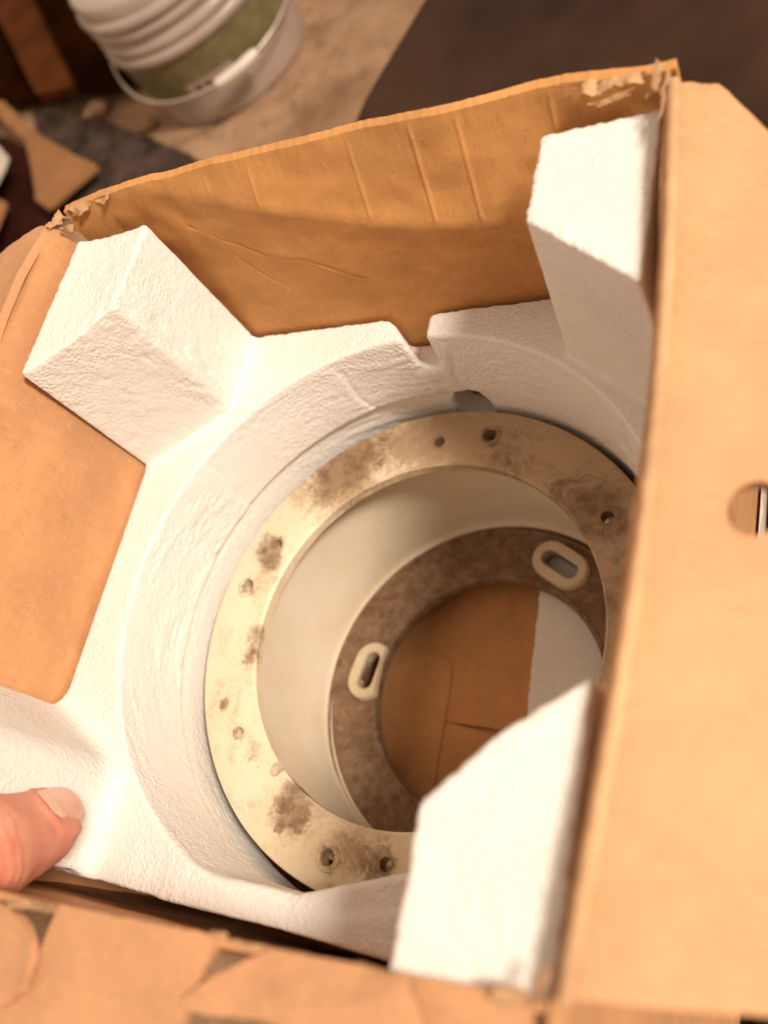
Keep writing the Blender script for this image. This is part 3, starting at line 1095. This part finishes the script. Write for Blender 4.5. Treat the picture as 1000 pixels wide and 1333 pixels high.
for q, a, L, w in SL:
    cx_, cy_ = CX + q * math.cos(math.radians(a)), CY + q * math.sin(math.radians(a))
    out = np.array(stadium(cx_, cy_, L * 0.90, w * 2.3, math.radians(a + 82), 10))
    inn = np.array(stadium(cx_, cy_, L, w, math.radians(a + 82), 10))
    # the outer ring is flattened towards the opening
    rad = np.hypot(out[:, 0] - CX, out[:, 1] - CY)
    fix = np.maximum(rad, RB + .0013) / rad
    out = np.stack([CX + (out[:, 0] - CX) * fix, CY + (out[:, 1] - CY) * fix], 1)
    n = len(out)
    V = []
    for ring, z in ((inn, -.004), (inn, .0028), (inn + (out - inn) * .12, .0034), (inn + (out - inn) * .85, .0034), (out, .0026), (out + (out - inn) * .06, -.0005)):
        V += [(p[0], p[1], ZL + z) for p in ring]
    F = []
    for k in range(5):
        for i in range(n):
            j = (i + 1) % n
            F.append((k * n + i, k * n + j, (k + 1) * n + j, (k + 1) * n + i))
    sharp(mk('slot_boss', V, F, M['boss'], lo), 40)

# ================================================================== hand with the thumb in view
def rcone(P, a, b, ra, rb):
    a = np.array(a)
    b = np.array(b)
    ab = b - a
    t = np.clip(((P - a) @ ab) / (ab @ ab), 0, 1)
    return np.linalg.norm(P - a - t[..., None] * ab, axis=-1) - (ra + (rb - ra) * t)


TIP = (0.0545, 0.0097, 0.0369)
IP = (0.0590, -0.0041, 0.0655)
MCP = (0.0250, -0.0160, 0.1130)
CMC = (-0.0270, -0.0360, 0.1060)
WR = (-0.0820, -0.0620, 0.0950)
hh = 0.0014
lo3, hi3 = np.array((-0.135, -0.115, -0.050)), np.array((0.085, 0.085, 0.150))
ax = [np.arange(lo3[i], hi3[i], hh) for i in range(3)]
G = np.stack(np.meshgrid(*ax, indexing='ij'), -1).astype(np.float32)
d = rcone(G, TIP, IP, 0.0108, 0.0162)
d = smin(d, rcone(G, (0.0565, 0.0055, 0.0400), IP, 0.0110, 0.0158), 0.006)
d = smin(d, rcone(G, IP, MCP, 0.0158, 0.0165), 0.006)
d = smin(d, rcone(G, MCP, CMC, 0.0175, 0.0220), 0.010)
d = smin(d, rcone(G, CMC, WR, 0.0240, 0.0250), 0.012)
KN = [(-0.0290, 0.0300, 0.0980), (-0.0330, 0.0080, 0.1000), (-0.0390, -0.0140, 0.0950), (-0.0460, -0.0350, 0.0880)]
for k, kn in enumerate(KN):
    d = smin(d, rcone(G, WR, kn, 0.0180, 0.0130), 0.014)
    d = smin(d, rcone(G, CMC, kn, 0.0160, 0.0120), 0.012)
for k, kn in enumerate(KN):
    f = (1.0, 1.08, 1.0, 0.82)[k]
    ra = (0.0112, 0.0116, 0.0110, 0.0096)[k]
    p1 = (kn[0] - 0.022 * f, kn[1] + .014 * f, kn[2] - 0.030 * f)
    p2 = (p1[0] + 0.004 * f, p1[1] + .006 * f, p1[2] - 0.030 * f)
    p3 = (p2[0] + 0.010 * f, p2[1] + .002 * f, p2[2] - 0.022 * f)
    fd = smin(rcone(G, kn, p1, ra * 1.12, ra), rcone(G, p1, p2, ra, ra * .92), .003)
    fd = smin(fd, rcone(G, p2, p3, ra * .92, ra * .8), .003)
    d = smin(d, fd, 0.0035)
WR2 = (-0.150, -0.100, 0.080)
d = smin(d, rcone(G, WR, WR2, 0.0260, 0.0280), 0.012)
HV, HQ = surface_nets(d, lo3, hh)
del d, G
HN = vert_normals(HV, HQ)
tipv = np.array(TIP)
axd = np.array(TIP) - np.array(IP)
axd /= np.linalg.norm(axd)
camp = np.array((0.30703, 0.01164, 0.26996))
tocam = camp - tipv
tocam /= np.linalg.norm(tocam)
iup = np.array((-0.20, 0.84, -0.50))
nd = 0.85 * tocam + 0.50 * iup
nd -= axd * (nd @ axd)
nd /= np.linalg.norm(nd)
sd = np.cross(axd, nd)
rel = HV - tipv
la, ls, ln = rel @ axd, rel @ sd, rel @ nd
# nail bed: slight sinking with a raised fold behind it
bed = ((la + 0.0005) / 0.0090) ** 2 + (ls / 0.0086) ** 2
m = (ln > 0) & (np.abs(la) < .03)
dis = np.where(m, -0.0009 * np.exp(-np.maximum(0, bed - .6) * 2.2) + 0.0010 * np.exp(-((np.sqrt(np.maximum(bed, 1e-9)) - 1.18) / .12) ** 2) * (la < .004), 0)
dis += 0.00025 * fbm(HV / .006, 71, 2)
# knuckle creases
relj = HV - np.array(IP)
lj = relj @ axd
for q in (-.004, 0.0, .0035):
    dis += -0.0005 * np.exp(-((lj - q - .0006 * np.sin(HV[:, 1] * 900)) / .0007) ** 2) * (np.linalg.norm(relj, axis=1) < .024) * (relj @ nd > 0)
HV = HV + HN * dis[:, None]
hand = mesh_fast('person', HV, HQ, M['skin'])
tag(hand, 'bare thumb reaching in at the left edge and pressing the white foam', 'person')
# nail plate
NV = []
NF = []
na, ns = 15, 13
for i in range(na):
    for j in range(ns):
        u = -0.0078 + 0.0160 * i / (na - 1)
        w = (j / (ns - 1) - 0.5) * 2
        half = 0.0078 * (1 - max(0, (-u - 0.0045) / 0.0075) ** 2 * 1.5 - max(0, (u - 0.0045) / 0.009) ** 2 * 1.2)
        s = half * w
        rc = 0.0106 - 0.165 * u
        hgt = math.sqrt(max(0, rc * rc - s * s)) + 0.0009 - 0.0008 * max(0, (u - .003) / .006) ** 2
        p = tipv + axd * u + sd * s + nd * hgt
        NV.append(tuple(p))
nb_ = len(NV)
NV += [tuple(np.array(p) - nd * 0.0007) for p in NV]
for i in range(na - 1):
    for j in range(ns - 1):
        q = (i * ns + j, i * ns + j + 1, (i + 1) * ns + j + 1, (i + 1) * ns + j)
        NF.append(q)
        NF.append(tuple(k + nb_ for k in q[::-1]))
rim = [j for j in range(ns)] + [i * ns + ns - 1 for i in range(1, na)] + [(na - 1) * ns + j for j in range(ns - 2, -1, -1)] + [i * ns for i in range(na - 2, 0, -1)]
for k in range(len(rim)):
    a_, b_ = rim[k], rim[(k + 1) % len(rim)]
    NF.append((a_, b_, b_ + nb_, a_ + nb_))
nl_ob = mk('thumb_nail', NV, NF, M['nail'], hand)
nl_ob.data.materials.append(M['lunula'])
for p_ in nl_ob.data.polygons:
    row = p_.index // (2 * (ns - 1))
    if row < 3 or na - 4 < row < na - 1:
        p_.material_index = 1
sharp(nl_ob, 60)

# ================================================================== pail on the floor
pail = empty('pail', 'off-white plastic pail with ribbed lid and green label, on the floor behind', 'bucket')
BX, BY, R0, KR = -0.2800, 0.7500, 0.0850, 1.14
HR = 0.078
Z0 = FL + 0.0005


def rad_at(z):
    return R0 * (1 + (KR - 1.04) * z / HR)


bodyp = [(0.002, 0.0), (R0 - .006, 0.0), (R0 - .001, .002), (R0, .006)]
for k in range(1, 9):
    z = .006 + (HR + .02 - .006) * k / 8
    bodyp.append((rad_at(z) * 0.985, z))
zt = HR + .02
bodyp += [(rad_at(zt) * .95, zt), (0.002, zt)]
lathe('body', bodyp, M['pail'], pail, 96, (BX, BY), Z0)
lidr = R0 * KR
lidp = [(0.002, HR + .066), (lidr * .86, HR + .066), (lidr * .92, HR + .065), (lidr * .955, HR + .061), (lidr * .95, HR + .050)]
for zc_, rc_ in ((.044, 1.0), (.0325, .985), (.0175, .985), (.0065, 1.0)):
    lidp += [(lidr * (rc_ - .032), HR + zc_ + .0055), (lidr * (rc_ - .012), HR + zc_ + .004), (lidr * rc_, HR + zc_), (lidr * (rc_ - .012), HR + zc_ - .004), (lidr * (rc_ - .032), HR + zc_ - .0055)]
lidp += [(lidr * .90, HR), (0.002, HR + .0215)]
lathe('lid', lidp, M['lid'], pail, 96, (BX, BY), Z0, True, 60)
# label: a printed band on the camera side, with a pale field and dark marks
LV = []
LF = []
na = 40
for i in range(na + 1):
    a = math.radians(-150 + 175 * i / na)
    for z in (0.036, HR - .001):
        q = rad_at(z) * .985 + .0006
        LV.append((BX + q * math.cos(a), BY + q * math.sin(a), Z0 + z))
for i in range(na):
    LF.append((2 * i, 2 * i + 2, 2 * i + 3, 2 * i + 1))
lab = mk('label_band', LV, LF, M['label'], pail)


def label_patch(name, a0, a1, z0, z1, off, mat, n=8):
    V = []
    F = []
    for i in range(n + 1):
        a = math.radians(a0 + (a1 - a0) * i / n)
        for z in (z0, z1):
            q = rad_at(z) * .985 + off
            V.append((BX + q * math.cos(a), BY + q * math.sin(a), Z0 + z))
    for i in range(n):
        F.append((2 * i, 2 * i + 2, 2 * i + 3, 2 * i + 1))
    return mk(name, V, F, mat, lab)


label_patch('pale_field', -86, -52, 0.0365, 0.050, .0010, M['pail'])
for a0 in (-80, -73, -63):
    label_patch('dark_mark', a0, a0 + 4, 0.041, 0.045, .0014, M['maroon'], 3)
# bail: wire from ear to ear hanging in front, grip in the middle
EA = math.radians(-146)
ez = Z0 + HR - 0.004
ear_r = rad_at(HR) * 1.0
E1 = Vector((BX + ear_r * math.cos(EA), BY + ear_r * math.sin(EA), ez))
E2 = Vector((BX - ear_r * math.cos(EA), BY - ear_r * math.sin(EA), ez))
for e, sgn in ((E1, 1), (E2, -1)):
    c = Vector((math.cos(EA), math.sin(EA), 0)) * sgn
    tube('ear', [e - c * .002, e + c * .003, e + c * .0042], [.0062, .0058, .004], M['pail'], pail, 16)
fwd = Vector((math.sin(EA), -math.cos(EA), 0)).normalized()
if (camp[0] - BX) * fwd.x + (camp[1] - BY) * fwd.y < 0:
    fwd = -fwd
drop = Vector((0, 0, -1)) * math.sin(math.radians(12)) + fwd * math.cos(math.radians(12))
bpts = []
for i in range(41):
    t = i / 40
    th = PI * t
    mid = (E1 + E2) / 2
    ax_ = (E1 - mid) * 1.06
    k = abs(math.sin(th)) ** 0.75
    bpts.append(mid + ax_ * math.cos(th) + drop * (0.116 * k))
bail = tube('bail', bpts, 0.0011, M['wire'], pail, 8)
gp = [bpts[i] for i in range(18, 25)]
tube('grip', gp, [0.0040] + [0.0052] * (len(gp) - 2) + [0.0040], M['grip'], bail, 14)

# ================================================================== dark case behind and beside the box
bt = empty('black_case', 'large dark brown-black case with rounded edges, reaching behind and right of the box', 'case')
oc = rounded([(-0.012, 0.6527), (-0.0500, 0.5300), (-0.020, 0.400), (0.06, 0.300), (0.262, 0.268), (0.272, -0.45), (0.95, -0.45), (0.95, 0.80), (0.10, 0.98)], [.01, .04, .05, .03, .004, .03, .05, .08, .08], 8)
cenb = np.array((0.45, 0.40))
V = []
n = len(oc)
for sc_, z in ((0.996, FL + .001), (0.998, -.150), (1.0, -.126), (0.998, -.1215), (0.992, -.1190), (0.984, -.1180), (0.970, -.1176), (0.955, -.1175)):
    V += [(*(cenb + (np.array(p) - cenb) * sc_), z) for p in oc]
F = []
for k in range(7):
    for i in range(n):
        j = (i + 1) % n
        F.append((k * n + i, k * n + j, (k + 1) * n + j, (k + 1) * n + i))
F.append(tuple(range(7 * n, 8 * n)))
F.append(tuple(reversed(range(n))))
sharp(mk('shell', V, F, M['black'], bt), 50)

# ================================================================== odds and ends on the floor at the left
def lying(name, poly, z, wav, th, mat, label, cat, seed, step=0.012, lift=None, jit=0.001):
    def f(u, v):
        w = wav * fbm(np.stack([u / .05, v / .05, 0 * u], 1), seed, 3)
        zz_ = FL + z + w + (lift[0] * (u - lift[2]) + lift[1] * (v - lift[3]) if lift else 0)
        return np.stack([u, v, np.maximum(zz_, FL + th + .0008)], 1)
    a = 0
    for i in range(len(poly)):
        p, q = poly[i], poly[(i + 1) % len(poly)]
        a += p[0] * q[1] - q[0] * p[1]
    if a < 0:
        poly = poly[::-1]
    return tag(sheet(name, poly, f, th, M[mat], None, step=step, edge=0.006, jit=jit), label, cat)


lying('shade_sheet', [(-1.30, 1.60), (-0.40, 1.40), (-0.33, 1.0), (-0.39, 0.83), (-0.42, 0.745), (-0.50, 0.755), (-0.62, 0.790), (-0.80, 0.80), (-1.3, 0.90)], .018, .010, .004, 'darkbrown',
      'near-black sheet standing in for the shadowed crate left of the pail', 'shade sheet', 81, 0.03)  # sheet added in place of a crate in shadow, shade in its colour
lying('wooden_board', [(-0.800, 1.0400), (-0.7300, 1.0450), (-0.4750, 0.7400), (-0.5400, 0.7500)], .040, .0005, .012, 'wood',
      'orange-brown board lying across the dark sheet at top left', 'board', 82, 0.02)
lying('felt_cloth', [(-0.5900, 0.7700), (-0.4500, 0.7150), (-0.3669, 0.6680), (-0.2550, 0.5980), (-0.2700, 0.5500), (-0.4108, 0.5600), (-0.5239, 0.6860)], .010, .006, .004, 'felt',
      'fuzzy grey-brown felt piece lying between pail and box', 'cloth', 83, 0.012)
lying('maroon_cloth', [(-0.690, 0.770), (-0.540, 0.690), (-0.440, 0.590), (-0.470, 0.520), (-0.64, 0.56), (-0.75, 0.66)], .012, .008, .004, 'maroon',
      'dark maroon cloth heap at the left edge beside the box', 'cloth', 84, 0.012)
lying('cardboard_strip', [(-0.6800, 0.8000), (-0.6261, 0.7800), (-0.5310, 0.7010), (-0.3850, 0.6090), (-0.4350, 0.5650), (-0.4650, 0.5850), (-0.5350, 0.6860)], .030, .002, .003, 'card_far',
      'bent tan cardboard strip lying on the grey felt', 'cardboard', 85, 0.012)
lying('paper_scrap', [(-0.650, 0.700), (-0.6180, 0.7200), (-0.5460, 0.6620), (-0.5427, 0.6220), (-0.5749, 0.6100), (-0.660, 0.640)], .034, .001, .0015, 'paper',
      'small white paper scrap at the left picture edge', 'paper', 86, 0.012)
lying('cardboard_scrap', [(-0.5750, 0.6200), (-0.5050, 0.5850), (-0.5000, 0.5300), (-0.60, 0.540)], .036, .001, .003, 'card_far',
      'tan cardboard scrap just beyond the torn left box corner', 'cardboard', 87, 0.012)



def pebble(c, r_, seed, label):
    bm = bmesh.new()
    bmesh.ops.create_icosphere(bm, subdivisions=3, radius=1)
    P = np.array([v.co[:] for v in bm.verts])
    q = 1 + 0.25 * fbm(P * 1.2 + seed, seed, 3)
    for v, k in zip(bm.verts, q):
        v.co = Vector((c[0] + v.co.x * k * r_, c[1] + v.co.y * k * r_ * .8, FL + r_ * .4 + v.co.z * k * r_ * .55))
    me = bpy.data.meshes.new('pebble')
    bm.to_mesh(me)
    bm.free()
    me.polygons.foreach_set('use_smooth', [True] * len(me.polygons))
    me.materials.append(M['stone'])
    o = bpy.data.objects.new('pebble', me)
    COL.objects.link(o)
    tag(o, label, 'stone', 'tan lumps by the pail')


pebble((-0.4700, 0.7380), .016, 91, 'larger tan lump at the end of the orange-brown board')
pebble((-0.3750, 0.6900), .011, 92, 'smaller tan lump at the foot of the pail')

# ================================================================== bring everything to real size
done = set()
SM = Matrix.Scale(S, 4)
for o in list(COL.objects):
    if o.type == 'MESH' and o.data.name not in done:
        done.add(o.data.name)
        o.data.transform(SM)
